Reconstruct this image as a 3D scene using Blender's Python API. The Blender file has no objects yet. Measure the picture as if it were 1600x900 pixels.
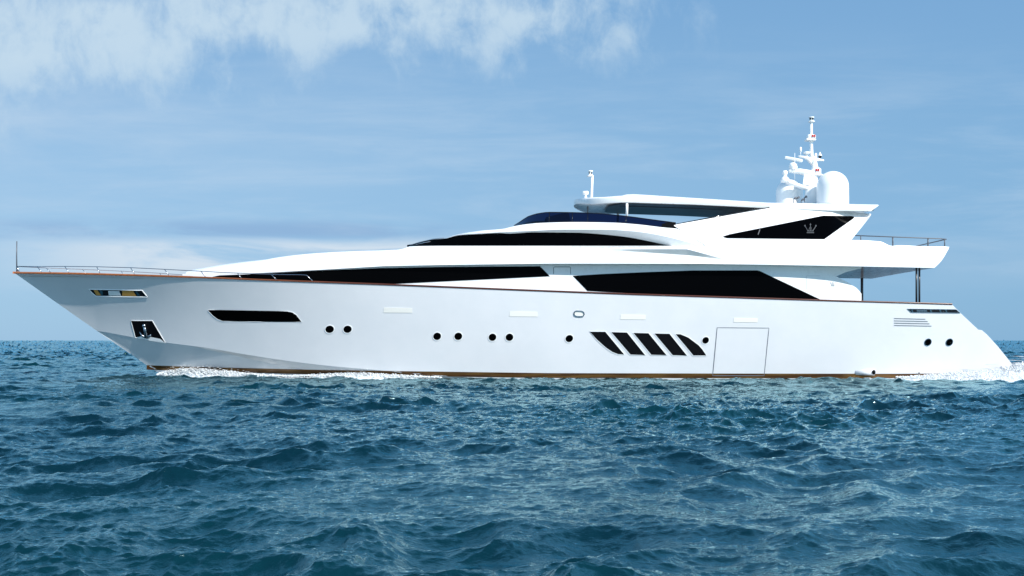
import bpy, bmesh, math, random
import numpy as np
from mathutils import Vector

# ------------------------------------------------------------------ set-up
scn = bpy.context.scene
COL = scn.collection
F, DC, HC = 1766.0, 42.0, 1.26          # focal length in photo pixels, metres to the keel line, eye height
HOR = 532.0                             # photo row of the horizon

cam_d = bpy.data.cameras.new('camera')
cam_d.lens = 36.0 * F / 1600.0
cam_d.sensor_width = 36.0
cam_d.shift_y = (HOR - 450.0) / 1600.0
cam_d.clip_start = 0.5
cam_d.clip_end = 40000.0
cam = bpy.data.objects.new('camera', cam_d)
COL.objects.link(cam)
cam.location = (0, -DC, HC)
cam.rotation_euler = (math.radians(90), 0, 0)
scn.camera = cam

SUN_EL, SUN_ROT = math.radians(40), math.radians(142)   # rotation clockwise from +Y
sun_dir = Vector((math.sin(SUN_ROT) * math.cos(SUN_EL), math.cos(SUN_ROT) * math.cos(SUN_EL), math.sin(SUN_EL)))
sd = bpy.data.lights.new('sun', 'SUN')
sd.energy = 5.0
sd.angle = math.radians(0.5)
sd.color = (1.0, 0.96, 0.9)
so = bpy.data.objects.new('sun', sd)
COL.objects.link(so)
so.location = (20, -40, 60)
so.rotation_euler = (-sun_dir).to_track_quat('-Z', 'Y').to_euler()

scn.view_settings.view_transform = 'Standard'
scn.view_settings.look = 'None'
scn.view_settings.exposure = 0.25
scn.view_settings.gamma = 1.0
scn.cycles.max_bounces = 8
scn.cycles.use_denoising = True


class NT:
    """small helper to write node trees"""
    def __init__(s, tree):
        s.t = tree
        s.n = tree.nodes
        s.l = tree.links

    def node(s, kind, **kw):
        n = s.n.new(kind)
        for k, v in kw.items():
            if k.startswith('i_'):
                n.inputs[k[2:].replace('_', ' ')].default_value = v
            else:
                setattr(n, k, v)
        return n

    def put(s, sock, v):
        if isinstance(v, bpy.types.NodeSocket):
            s.l.new(v, sock)
        else:
            sock.default_value = v

    def math(s, op, a, b=0.0, c=None, clamp=False):
        n = s.n.new('ShaderNodeMath')
        n.operation = op
        n.use_clamp = clamp
        s.put(n.inputs[0], a)
        s.put(n.inputs[1], b)
        if c is not None:
            s.put(n.inputs[2], c)
        return n.outputs[0]

    def ramp(s, v, a, b, lo=0.0, hi=1.0):
        n = s.n.new('ShaderNodeMapRange')
        n.interpolation_type = 'SMOOTHSTEP'
        s.put(n.inputs[0], v)
        s.put(n.inputs[1], a)
        s.put(n.inputs[2], b)
        s.put(n.inputs[3], lo)
        s.put(n.inputs[4], hi)
        return n.outputs[0]

    def mix(s, fac, a, b, blend='MIX'):
        n = s.n.new('ShaderNodeMix')
        n.data_type = 'RGBA'
        n.blend_type = blend
        s.put(n.inputs[0], fac)
        s.put(n.inputs[6], a)
        s.put(n.inputs[7], b)
        return n.outputs[2]

    def xyz(s, x, y, z=0.0):
        n = s.n.new('ShaderNodeCombineXYZ')
        s.put(n.inputs[0], x)
        s.put(n.inputs[1], y)
        s.put(n.inputs[2], z)
        return n.outputs[0]

    def noise(s, vec, scale, detail=4.0, rough=0.55, dist=0.0):
        n = s.n.new('ShaderNodeTexNoise')
        s.l.new(vec, n.inputs['Vector'])
        n.inputs['Scale'].default_value = scale
        n.inputs['Detail'].default_value = detail
        n.inputs['Roughness'].default_value = rough
        n.inputs['Distortion'].default_value = dist
        return n.outputs[0]


def build_world():
    w = bpy.data.worlds.new('World')
    scn.world = w
    w.use_nodes = True
    T = NT(w.node_tree)
    T.n.clear()
    out = T.node('ShaderNodeOutputWorld')
    bg = T.node('ShaderNodeBackground')
    bg.inputs['Strength'].default_value = 0.1
    sky = T.node('ShaderNodeTexSky', sky_type='NISHITA', sun_disc=False)
    sky.sun_elevation = SUN_EL
    sky.sun_rotation = SUN_ROT
    sky.air_density = 1.0
    sky.dust_density = 0.6
    sky.ozone_density = 1.5
    tc = T.node('ShaderNodeTexCoord')
    sp = T.node('ShaderNodeSeparateXYZ')
    T.l.new(tc.outputs['Generated'], sp.inputs[0])
    dx, dy, dz = sp.outputs[0], sp.outputs[1], sp.outputs[2]
    ay = T.math('MAXIMUM', T.math('ABSOLUTE', dy), 0.12)
    u = T.math('DIVIDE', dx, ay)          # tangent of the bearing
    v = T.math('DIVIDE', dz, ay)          # tangent of the height above the horizon
    # clear sky: the Nishita sky, settling low down into the pale maritime blue of the day
    base = T.mix(1.0, sky.outputs[0], (0.62, 0.86, 1.08, 1), 'MULTIPLY')
    low = T.mix(T.ramp(u, -0.5, 0.5), (2.85, 4.62, 6.55, 1), (2.05, 3.9, 6.0, 1))
    low = T.mix(T.ramp(v, 0.14, 0.34), low, (1.75, 3.5, 5.8, 1))
    low = T.mix(T.ramp(v, 0.32, 0.55), low, (2.3, 5.6, 9.0, 1))  # brighter blue higher up, added to lighten the reflections in the sea
    base = T.mix(T.ramp(dz, 0.85, 0.4, 0.1, 0.88), base, low)
    # ---- puffy altocumulus band along the upper left, torn into hanging wisps
    warp = T.noise(T.xyz(T.math('MULTIPLY', u, 3.0), T.math('MULTIPLY', v, 5.0), 3.1), 2.0, 3.0)
    line = T.math('ADD', T.math('MULTIPLY', T.math('ADD', u, 0.453), 0.085), 0.243)
    line = T.math('ADD', line, T.math('MULTIPLY', T.math('SUBTRACT', warp, 0.5), 0.09))
    dist = T.math('SUBTRACT', v, line)
    band = T.math('MULTIPLY', T.ramp(dist, -0.078, 0.012), T.ramp(dist, 0.125, 0.04))
    band = T.math('MULTIPLY', band, T.ramp(u, 0.27, 0.02))
    n1 = T.noise(T.xyz(T.math('ADD', T.math('MULTIPLY', u, 1.25), T.math('MULTIPLY', v, 0.25)), T.math('MULTIPLY', v, 1.0), 0.7), 13.0, 8.0, 0.56, 0.35)
    n2 = T.noise(T.xyz(T.math('MULTIPLY', u, 1.5), T.math('MULTIPLY', v, 0.95), 4.3), 36.0, 7.0, 0.64, 0.3)
    puff = T.math('ADD', T.math('MULTIPLY', n1, 0.66), T.math('MULTIPLY', n2, 0.34))
    puff = T.ramp(T.math('ADD', puff, T.math('MULTIPLY', band, 0.24)), 0.56, 0.83)
    c1 = T.math('MULTIPLY', puff, T.math('POWER', band, 0.55))
    # ---- thin veil: general milkiness on the left, streaks in mid sky
    n3 = T.noise(T.xyz(T.math('MULTIPLY', u, 2.2), T.math('MULTIPLY', v, 16.0), 8.0), 2.2, 6.0, 0.62, 0.3)
    c2 = T.math('MULTIPLY', T.ramp(n3, 0.40, 0.75), T.math('MULTIPLY', T.ramp(v, 0.03, 0.10), T.ramp(v, 0.30, 0.16)))
    # ---- bank of white cloud low over the horizon, with a slate streak above it
    n4 = T.noise(T.xyz(T.math('MULTIPLY', u, 1.6), T.math('MULTIPLY', v, 9.0), 1.7), 4.2, 7.0, 0.58, 0.5)
    bu = T.math('MULTIPLY', T.ramp(u, -0.50, -0.30), T.ramp(u, 0.12, -0.08))
    hb = T.math('MULTIPLY', T.ramp(v, 0.030, 0.070), T.ramp(T.math('ADD', v, T.math('MULTIPLY', n4, 0.020)), 0.105, 0.092))
    c3 = T.math('MULTIPLY', T.math('MULTIPLY', hb, T.ramp(n4, 0.30, 0.56)), T.math('ADD', T.math('MULTIPLY', bu, 0.85), 0.12))
    slate = T.math('MULTIPLY', T.ramp(v, 0.086, 0.096), T.ramp(v, 0.111, 0.099))
    slate = T.math('MULTIPLY', slate, T.math('MULTIPLY', T.ramp(n4, 0.34, 0.6), T.ramp(u, 0.0, -0.12)))
    col = T.mix(T.math('MULTIPLY', slate, 0.7), base, (2.2, 3.6, 5.7, 1))
    col = T.mix(T.math('MULTIPLY', c2, 0.36), col, (4.4, 5.7, 7.1, 1))
    n5 = T.noise(T.xyz(T.math('MULTIPLY', u, 1.4), T.math('MULTIPLY', v, 3.5), 5.5), 3.5, 6.0, 0.6, 0.4)
    c4 = T.math('MULTIPLY', T.math('MULTIPLY', T.ramp(u, 0.05, -0.48), T.ramp(n5, 0.3, 0.7)), T.math('MULTIPLY', T.ramp(v, 0.07, 0.2), T.ramp(v, 0.6, 0.32)))
    col = T.mix(T.math('MULTIPLY', c4, 0.42), col, (4.6, 5.8, 7.1, 1))
    col = T.mix(T.math('MULTIPLY', c3, 0.85), col, (6.0, 6.7, 7.4, 1))
    col = T.mix(T.math('MULTIPLY', c1, 0.78), col, (5.1, 6.35, 7.3, 1))
    T.l.new(col, bg.inputs['Color'])
    T.l.new(bg.outputs[0], out.inputs[0])


build_world()


# ------------------------------------------------------------------ materials
def principled(name, color, rough=0.4, metal=0.0, spec=0.5, coat=0.0, **kw):
    m = bpy.data.materials.new(name)
    m.use_nodes = True
    b = m.node_tree.nodes['Principled BSDF']
    b.inputs['Base Color'].default_value = (*color, 1)
    b.inputs['Roughness'].default_value = rough
    b.inputs['Metallic'].default_value = metal
    b.inputs['Specular IOR Level'].default_value = spec
    b.inputs['Coat Weight'].default_value = coat
    b.inputs['Coat Roughness'].default_value = 0.04
    for k, v in kw.items():
        b.inputs[k].default_value = v
    return m, NT(m.node_tree), b


def gelcoat(name, color, rough=0.28):
    m, T, b = principled(name, color, rough, coat=0.5)
    g = T.node('ShaderNodeNewGeometry')
    n = T.noise(g.outputs['Position'], 0.9, 4, 0.6)
    n2 = T.noise(g.outputs['Position'], 7.0, 3, 0.6)
    c = T.mix(T.ramp(n, 0.3, 0.7), (*color, 1), (color[0] * .955, color[1] * .965, color[2] * .97, 1))
    T.l.new(c, b.inputs['Base Color'])
    T.l.new(T.ramp(n2, 0.3, 0.7, rough * .8, rough * 1.3), b.inputs['Roughness'])
    bp = T.node('ShaderNodeBump')          # the slight unfairness of a moulded side
    bp.inputs['Strength'].default_value = 0.25
    bp.inputs['Distance'].default_value = 0.02
    T.l.new(T.noise(g.outputs['Position'], 0.7, 2, 0.5), bp.inputs['Height'])
    T.l.new(bp.outputs[0], b.inputs['Normal'])
    T.l.new(bp.outputs[0], b.inputs['Coat Normal'])
    return m


M = {}
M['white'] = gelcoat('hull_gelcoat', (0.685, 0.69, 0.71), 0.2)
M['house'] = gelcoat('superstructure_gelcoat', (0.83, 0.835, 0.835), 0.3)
M['glass'] = principled('black_glass', (0.0008, 0.0008, 0.001), 0.05, spec=0.03)[0]
M['vent'] = principled('vent_black', (0.002, 0.002, 0.003), 0.5, spec=0.1)[0]
M['chrome'] = principled('polished_steel', (0.62, 0.63, 0.64), 0.12, 1.0)[0]
M['rail'] = principled('railing_steel', (0.45, 0.47, 0.5), 0.25, 1.0)[0]
M['dark_post'] = principled('dark_post_paint', (0.035, 0.04, 0.047), 0.3)[0]
M['seam'] = principled('seam_dark_grey', (0.10, 0.12, 0.15), 0.6)[0]  # plain dark grey for joint lines and slots
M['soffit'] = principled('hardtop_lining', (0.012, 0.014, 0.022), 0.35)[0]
M['emblem'] = principled('emblem_grey', (0.085, 0.087, 0.092), 0.3, 0.0)[0]
M['emblem_pale'] = principled('emblem_pale_grey', (0.50, 0.53, 0.57), 0.3, 0.0)[0]
M['cream'] = principled('cream_panel', (0.76, 0.745, 0.70), 0.3)[0]
M['red_lens'] = principled('red_lens', (0.55, 0.03, 0.02), 0.15)[0]
M['dark_lens'] = principled('dark_lens', (0.01, 0.01, 0.012), 0.1)[0]
M['equip'] = principled('mast_paint', (0.9, 0.9, 0.89), 0.35)[0]
M['bronze'] = principled('bronze_roller', (0.62, 0.30, 0.07), 0.3, 0.0)[0]
M['black_paint'] = principled('antifouling', (0.004, 0.005, 0.006), 0.5)[0]
M['grey_gear'] = principled('deck_gear_grey', (0.10, 0.11, 0.13), 0.4)[0]


def teak():
    m, T, b = principled('varnished_teak', (0.3, 0.1, 0.03), 0.25, coat=0.4)
    g = T.node('ShaderNodeNewGeometry')
    sp = T.node('ShaderNodeSeparateXYZ')
    T.l.new(g.outputs['Position'], sp.inputs[0])
    n = T.noise(T.xyz(T.math('MULTIPLY', sp.outputs[0], 0.6), T.math('MULTIPLY', sp.outputs[1], 9), T.math('MULTIPLY', sp.outputs[2], 9)), 2.2, 5, 0.6)
    # the brightwork runs from orange at the bow to dark red-brown towards the stern
    fore_aft = T.ramp(sp.outputs[0], -17.5, -3.0)
    c = T.mix(fore_aft, (0.46, 0.14, 0.035, 1), (0.085, 0.022, 0.012, 1))
    c = T.mix(T.ramp(n, 0.3, 0.7, 0, .5), c, (0.10, 0.03, 0.012, 1))
    T.l.new(c, b.inputs['Base Color'])
    return m


M['teak'] = teak()


def stripe():
    m, T, b = principled('boot_stripe_paint', (0.1, 0.05, 0.02), 0.2, 0.35)
    g = T.node('ShaderNodeNewGeometry')
    sp = T.node('ShaderNodeSeparateXYZ')
    T.l.new(g.outputs['Position'], sp.inputs[0])
    x = sp.outputs[0]
    n = T.noise(T.xyz(T.math('MULTIPLY', x, 0.35), 0.0, T.math('MULTIPLY', sp.outputs[2], 6)), 2.0, 4)
    c = T.mix(T.ramp(n, 0.35, 0.65), (0.07, 0.030, 0.012, 1), (0.17, 0.085, 0.022, 1))
    T.l.new(c, b.inputs['Base Color'])
    return m


M['stripe'] = stripe()


def tinted():
    m = bpy.data.materials.new('tinted_screen')
    m.use_nodes = True
    T = NT(m.node_tree)
    T.n.clear()
    o = T.node('ShaderNodeOutputMaterial')
    tr = T.node('ShaderNodeBsdfTransparent')
    tr.inputs[0].default_value = (0.014, 0.024, 0.075, 1)
    gl = T.node('ShaderNodeBsdfGlossy')
    gl.inputs[0].default_value = (0.8, 0.85, 1, 1)
    gl.inputs[1].default_value = 0.03
    fr = T.node('ShaderNodeFresnel')
    fr.inputs[0].default_value = 1.35
    mx = T.node('ShaderNodeMixShader')
    T.l.new(fr.outputs[0], mx.inputs[0])
    T.l.new(tr.outputs[0], mx.inputs[1])
    T.l.new(gl.outputs[0], mx.inputs[2])
    T.l.new(mx.outputs[0], o.inputs[0])
    return m


M['tint'] = tinted()


def water():
    m = bpy.data.materials.new('sea_water')
    m.use_nodes = True
    T = NT(m.node_tree)
    T.n.clear()
    out = T.node('ShaderNodeOutputMaterial')
    body = T.node('ShaderNodeBsdfDiffuse')           # light coming back up out of the water
    refl = T.node('ShaderNodeBsdfGlossy')            # sky mirrored in the ripples
    refl.inputs['Color'].default_value = (0.64, 0.94, 1.0, 1)
    fres = T.node('ShaderNodeFresnel')
    fres.inputs['IOR'].default_value = 1.52
    surf = T.node('ShaderNodeMixShader')
    T.l.new(fres.outputs[0], surf.inputs[0])
    T.l.new(body.outputs[0], surf.inputs[1])
    T.l.new(refl.outputs[0], surf.inputs[2])
    froth = T.node('ShaderNodeBsdfDiffuse')
    froth.inputs['Color'].default_value = (0.76, 0.80, 0.83, 1)
    mixf = T.node('ShaderNodeMixShader')
    T.l.new(surf.outputs[0], mixf.inputs[1])
    T.l.new(froth.outputs[0], mixf.inputs[2])
    T.l.new(mixf.outputs[0], out.inputs[0])
    g = T.node('ShaderNodeNewGeometry')
    pos = g.outputs['Position']
    at = T.node('ShaderNodeAttribute')
    at.attribute_name = 'foam'
    # ripples finer than the mesh: a bump plus a spread of facet slopes
    n1 = T.noise(pos, 9.0, 5, 0.62, 0.4)
    n2 = T.noise(pos, 34.0, 3, 0.65, 0.3)
    bp = T.node('ShaderNodeBump')
    bp.inputs['Strength'].default_value = 1.0
    bp.inputs['Distance'].default_value = 1.0
    hgt = T.math('ADD', T.math('MULTIPLY', n1, 0.012), T.math('MULTIPLY', n2, 0.004))
    T.l.new(hgt, bp.inputs['Height'])
    nt = T.node('ShaderNodeTexNoise')
    T.l.new(pos, nt.inputs['Vector'])
    nt.inputs['Scale'].default_value = 5.0
    nt.inputs['Detail'].default_value = 7.0
    nt.inputs['Roughness'].default_value = 0.85
    v1 = T.node('ShaderNodeVectorMath', operation='SUBTRACT')
    T.l.new(nt.outputs['Color'], v1.inputs[0])
    v1.inputs[1].default_value = (0.5, 0.5, 0.5)
    v2 = T.node('ShaderNodeVectorMath', operation='MULTIPLY')
    T.l.new(v1.outputs[0], v2.inputs[0])
    v2.inputs[1].default_value = (0.6, 1.1, 0.0)
    v3 = T.node('ShaderNodeVectorMath', operation='ADD')
    T.l.new(bp.outputs[0], v3.inputs[0])
    T.l.new(v2.outputs[0], v3.inputs[1])
    v4 = T.node('ShaderNodeVectorMath', operation='NORMALIZE')
    T.l.new(v3.outputs[0], v4.inputs[0])
    T.l.new(v4.outputs[0], refl.inputs['Normal'])
    T.l.new(v4.outputs[0], fres.inputs['Normal'])
    # clearer, greener water where the big patches of sea differ
    n3 = T.noise(pos, 0.09, 3, 0.5)
    c = T.mix(T.ramp(n3, 0.35, 0.7), (0.0005, 0.013, 0.021, 1), (0.0007, 0.023, 0.031, 1))
    fn = T.noise(pos, 3.2, 7, 0.68, 0.6)
    k = T.ramp(T.math('ADD', fn, T.math('MULTIPLY', at.outputs['Fac'], 0.62)), 0.72, 0.92)
    T.l.new(c, body.inputs['Color'])
    T.l.new(k, mixf.inputs[0])
    refl.inputs['Roughness'].default_value = 0.05
    return m


M['water'] = water()


def foam():
    m, T, b = principled('foam_white', (0.78, 0.81, 0.83), 0.6, spec=0.3)
    b.inputs['Subsurface Weight'].default_value = 0.0
    return m


M['foam'] = foam()


# ------------------------------------------------------------------ geometry helpers
def pchip(xs, ys):
    xs = np.asarray(xs, float)
    ys = np.asarray(ys, float)
    h = np.diff(xs)
    d = np.diff(ys) / h
    m = np.zeros(len(xs))
    m[0], m[-1] = d[0], d[-1]
    for i in range(1, len(xs) - 1):
        if d[i - 1] * d[i] > 0:
            w1, w2 = 2 * h[i] + h[i - 1], h[i] + 2 * h[i - 1]
            m[i] = (w1 + w2) / (w1 / d[i - 1] + w2 / d[i])

    def fn(x):
        x = min(max(float(x), xs[0]), xs[-1])
        i = min(max(int(np.searchsorted(xs, x)) - 1, 0), len(h) - 1)
        t = (x - xs[i]) / h[i]
        return float((2 * t**3 - 3 * t**2 + 1) * ys[i] + (t**3 - 2 * t**2 + t) * h[i] * m[i]
                     + (-2 * t**3 + 3 * t**2) * ys[i + 1] + (t**3 - t**2) * h[i] * m[i + 1])
    return fn


def smooth(*pts):
    return pchip([p[0] for p in pts], [p[1] for p in pts])


def lin(*pts):
    xs = [p[0] for p in pts]
    ys = [p[1] for p in pts]
    return lambda x: float(np.interp(x, xs, ys))


def P(px, py, b, eps=0.0):
    """point of the boat at half-breadth b (port side) measured off the photograph"""
    y = -(b + eps)
    d = DC + y
    return Vector(((px - 800.0) * d / F, y, HC + (HOR - py) * d / F))


class MB:
    def __init__(s):
        s.v, s.f, s.sm = [], [], []

    def add(s, pts, faces, smooth_=True):
        o = len(s.v)
        s.v += [tuple(p) for p in pts]
        for f in faces:
            s.f.append([i + o for i in f])
            s.sm.append(smooth_)
        return o

    def grid(s, rows, smooth_=True, mirror=False, close=False):
        n, m = len(rows), len(rows[0])
        pts = [p for r in rows for p in r]
        fs = []
        for i in range(n - 1):
            for j in range(m - 1 if not close else m):
                k = (j + 1) % m
                fs.append([i * m + j, i * m + k, (i + 1) * m + k, (i + 1) * m + j])
        s.add(pts, fs, smooth_)
        if mirror:
            s.add([(p[0], -p[1], p[2]) for p in pts], [f[::-1] for f in fs], smooth_)

    def poly(s, pts, mirror=False):
        s.add(pts, [list(range(len(pts)))], False)
        if mirror:
            s.add([(p[0], -p[1], p[2]) for p in pts], [list(range(len(pts)))[::-1]], False)

    def tube(s, pts, r, n=8, r2=None, mirror=False, caps=True):
        pts = [Vector(p) for p in pts]
        rings = []
        for i, p in enumerate(pts):
            a = pts[max(i - 1, 0)]
            c = pts[min(i + 1, len(pts) - 1)]
            t = (c - a).normalized()
            ref = Vector((0, 0, 1)) if abs(t.z) < 0.9 else Vector((0, 1, 0))
            e1 = t.cross(ref).normalized()
            e2 = t.cross(e1).normalized()
            rr = r if r2 is None else r + (r2 - r) * i / (len(pts) - 1)
            rings.append([p + e1 * (math.cos(k * 2 * math.pi / n) * rr) + e2 * (math.sin(k * 2 * math.pi / n) * rr) for k in range(n)])
        s.grid(rings, True, mirror, close=True)
        if caps:
            s.poly(rings[0], mirror)
            s.poly(rings[-1], mirror)

    def lathe(s, prof, c, n=24, sx=1.0, sy=1.0, axis='z'):
        rings = []
        for r, z in prof:
            ring = []
            for k in range(n):
                a = k * 2 * math.pi / n
                x, y = math.cos(a) * r * sx, math.sin(a) * r * sy
                if axis == 'z':
                    q = (c[0] + x, c[1] + y, c[2] + z)
                elif axis == 'x':
                    q = (c[0] + z, c[1] + x, c[2] + y)
                else:
                    q = (c[0] + x, c[1] + z, c[2] + y)
                ring.append(q)
            rings.append(ring)
        s.grid(rings, True, close=True)
        s.poly(rings[0])
        s.poly(rings[-1])

    def box(s, c, sz, rot=0.0, tilt=0.0, bev=0.0):
        """box with chamfered long edges, rot about Z, tilt about Y"""
        hx, hy, hz = sz[0] / 2, sz[1] / 2, sz[2] / 2
        b = min(bev, hx * .45, hy * .45, hz * .45) if bev else min(hx, hy, hz) * 0.2
        rings = []
        for z, q in ((-hz, b), (-hz + b, 0), (hz - b, 0), (hz, b)):
            X, Y = hx - q, hy - q
            rings.append([(-X + b, -Y, z), (X - b, -Y, z), (X, -Y + b, z), (X, Y - b, z), (X - b, Y, z), (-X + b, Y, z), (-X, Y - b, z), (-X, -Y + b, z)])
        ct, st, cr, sr = math.cos(tilt), math.sin(tilt), math.cos(rot), math.sin(rot)

        def tr(p):
            x, y, z = p
            x, z = x * ct + z * st, -x * st + z * ct
            x, y = x * cr - y * sr, x * sr + y * cr
            return (c[0] + x, c[1] + y, c[2] + z)
        rings = [[tr(p) for p in r] for r in rings]
        s.grid(rings, False, close=True)
        s.poly(rings[0])
        s.poly(rings[-1])

    def build(s, name, mat, parent=None, merge=0.0008, recalc=True):
        me = bpy.data.meshes.new(name)
        me.from_pydata([tuple(map(float, v)) for v in s.v], [], s.f)
        me.polygons.foreach_set('use_smooth', s.sm)
        bm = bmesh.new()
        bm.from_mesh(me)
        if merge:
            bmesh.ops.remove_doubles(bm, verts=bm.verts, dist=merge)
        if recalc:
            bmesh.ops.recalc_face_normals(bm, faces=bm.faces)
        bm.to_mesh(me)
        bm.free()
        me.materials.append(M[mat])
        o = bpy.data.objects.new(name, me)
        COL.objects.link(o)
        if parent is not None:
            o.parent = parent
        return o


def sharpen(o, deg=32):
    me = o.data
    bm = bmesh.new()
    bm.from_mesh(me)
    lim = math.radians(deg)
    for e in bm.edges:
        if len(e.link_faces) == 2 and e.calc_face_angle(0) > lim:
            e.smooth = False
    bm.to_mesh(me)
    bm.free()
    return o


def curve_pts(pts, closed=True, steps=6):
    """densify an outline"""
    out = []
    n = len(pts)
    for i in range(n if closed else n - 1):
        a, b = pts[i], pts[(i + 1) % n]
        for k in range(steps):
            t = k / steps
            out.append((a[0] + (b[0] - a[0]) * t, a[1] + (b[1] - a[1]) * t))
    if not closed:
        out.append(pts[-1])
    return out


def panel(name, poly, surf, mat, parent, off=0.012, depth=0.03, step=6.0, rows=5, extra=None):
    """a plate with the outline poly (photo px) lying on the surface surf(px,py)->half-breadth"""
    xs = sorted(set([p[0] for p in poly]))
    x0, x1 = xs[0], xs[-1]
    n = max(2, int((x1 - x0) / step))
    cand = sorted(set(xs + [x0 + (x1 - x0) * i / n for i in range(n + 1)]))
    cols = []
    for x in cand:
        xx = min(max(x, x0 + 1e-3), x1 - 1e-3)
        ys = []
        for i in range(len(poly)):
            a, b = poly[i], poly[(i + 1) % len(poly)]
            if (a[0] - xx) * (b[0] - xx) <= 0 and a[0] != b[0]:
                t = (xx - a[0]) / (b[0] - a[0])
                ys.append(a[1] + (b[1] - a[1]) * t)
        if len(ys) >= 2:
            cols.append((xx, min(ys), max(ys)))
    mb = MB()
    front = [[P(x, a + (b - a) * j / rows, surf(x, a + (b - a) * j / rows), off) for j in range(rows + 1)] for x, a, b in cols]
    mb.grid(front, True)
    top_f = [c[0] for c in front]
    bot_f = [c[-1] for c in front]
    dv = Vector((0, depth, 0))
    mb.grid([top_f, [p + dv for p in top_f]], False)
    mb.grid([bot_f, [p + dv for p in bot_f]], False)
    mb.grid([front[0], [p + dv for p in front[0]]], False)
    mb.grid([front[-1], [p + dv for p in front[-1]]], False)
    return mb.build(name, mat, parent, merge=0.0, recalc=False)


def ribbon(mb, line, w, surf, off=0.006, closed=False):
    """a thin raised line w px wide along a polyline on the surface"""
    n = len(line)
    rowsA, rowsB = [], []
    for i in range(n):
        a = line[i - 1] if (i > 0 or closed) else line[i]
        c = line[(i + 1) % n] if (i < n - 1 or closed) else line[i]
        tx, ty = c[0] - a[0], c[1] - a[1]
        L = math.hypot(tx, ty) or 1
        nx, ny = -ty / L * w / 2, tx / L * w / 2
        x, y = line[i]
        rowsA.append(P(x + nx, y + ny, surf(x, y), off))
        rowsB.append(P(x - nx, y - ny, surf(x, y), off))
    if closed:
        rowsA.append(rowsA[0])
        rowsB.append(rowsB[0])
    d = Vector((0, 0.012, 0))
    mb.grid([[p + d for p in rowsA], rowsA, rowsB, [p + d for p in rowsB]], False)


def ellipse(cx, cy, rx, ry, tilt=0.0, n=24):
    ct, st = math.cos(tilt), math.sin(tilt)
    return [(cx + rx * math.cos(a) * ct - ry * math.sin(a) * st, cy + rx * math.cos(a) * st + ry * math.sin(a) * ct)
            for a in [2 * math.pi * k / n for k in range(n)]]


def shell(name, pxs, rows, mat, parent, top=True, bottom=False, rise=0.08, sharp=30, mirror=True):
    """loft along the boat: rows (bottom to top) of (py(px), half-breadth(px)); closed over the centre line"""
    mb = MB()
    cols = []
    for x in pxs:
        c = [P(x, r[0](x), max(r[1](x), 0.02)) for r in rows]
        if bottom:
            b = c[0]
            c = [Vector((b.x, 0, b.z + 0.01)), Vector((b.x, b.y * 0.5, b.z + 0.005))] + c
        if top:
            t = c[-1]
            c += [Vector((t.x, t.y * 0.97, t.z + rise * 0.12)), Vector((t.x, t.y * 0.6, t.z + rise * 0.7)), Vector((t.x, 0, t.z + rise))]
        cols.append(c)
    mb.grid(cols, True, mirror)
    if mirror and top and bottom:
        for c in (cols[0], cols[-1]):
            mb.poly(c + [Vector((p.x, -p.y, p.z)) for p in c[::-1][1:-1]])
    o = mb.build(name, mat, parent)
    return sharpen(o, sharp)


def frange(a, b, step):
    n = max(1, int(round((b - a) / step)))
    return [a + (b - a) * i / n for i in range(n + 1)]


def row_surf(r0, r1):
    def s(px, py):
        a, b = r0[0](px), r1[0](px)
        t = 0.0 if abs(b - a) < 1e-6 else (py - a) / (b - a)
        t = min(max(t, -0.3), 1.3)
        return r0[1](px) + (r1[1](px) - r0[1](px)) * t
    return s


# ------------------------------------------------------------------ sea
def sea_tile(N, L, seed, lam_p, lam_min, lam_max, wind, std, iso=0.25, fall=-3.7):
    rng = np.random.default_rng(seed)
    k1 = np.fft.fftfreq(N, L / N) * 2 * np.pi
    kx, ky = np.meshgrid(k1, k1, indexing='ij')
    k = np.hypot(kx, ky)
    k[0, 0] = 1.0
    kp = 2 * np.pi / lam_p
    ct = (kx * math.cos(wind) + ky * math.sin(wind)) / k
    S = k**fall * np.exp(-1.1 * (kp / k)**2) * (iso + np.where(ct > 0, ct**2, 0.0))
    S *= (k < 2 * np.pi / lam_min) & (k > 2 * np.pi / lam_max)
    S[0, 0] = 0
    H = np.sqrt(S) * (rng.normal(size=(N, N)) + 1j * rng.normal(size=(N, N)))
    h = np.fft.ifft2(H).real
    g = std / h.std()
    dx = np.fft.ifft2(-1j * kx / k * H).real * g
    dy = np.fft.ifft2(-1j * ky / k * H).real * g
    return (h * g, dx, dy, N, L)


def sample(tile, x, y):
    h, dx, dy, N, L = tile
    u = (x / L * N) % N
    v = (y / L * N) % N
    i = np.floor(u).astype(int)
    j = np.floor(v).astype(int)
    a, b = u - i, v - j
    i %= N
    j %= N
    i1, j1 = (i + 1) % N, (j + 1) % N
    w00, w10, w01, w11 = (1 - a) * (1 - b), a * (1 - b), (1 - a) * b, a * b
    return [t[i, j] * w00 + t[i1, j] * w10 + t[i, j1] * w01 + t[i1, j1] * w11 for t in (h, dx, dy)]


WIND = math.radians(-68)
T_BIG = sea_tile(1024, 53.0, 11, 1.9, 0.5, 9.0, WIND, 0.041)
T_MID = sea_tile(1024, 17.3, 5, 0.75, 0.06, 1.0, WIND + 0.35, 0.0145, 0.3, -3.3)
T_SET = sea_tile(512, 61.0, 21, 9.0, 4.0, 30.0, WIND, 1.0)


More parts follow.
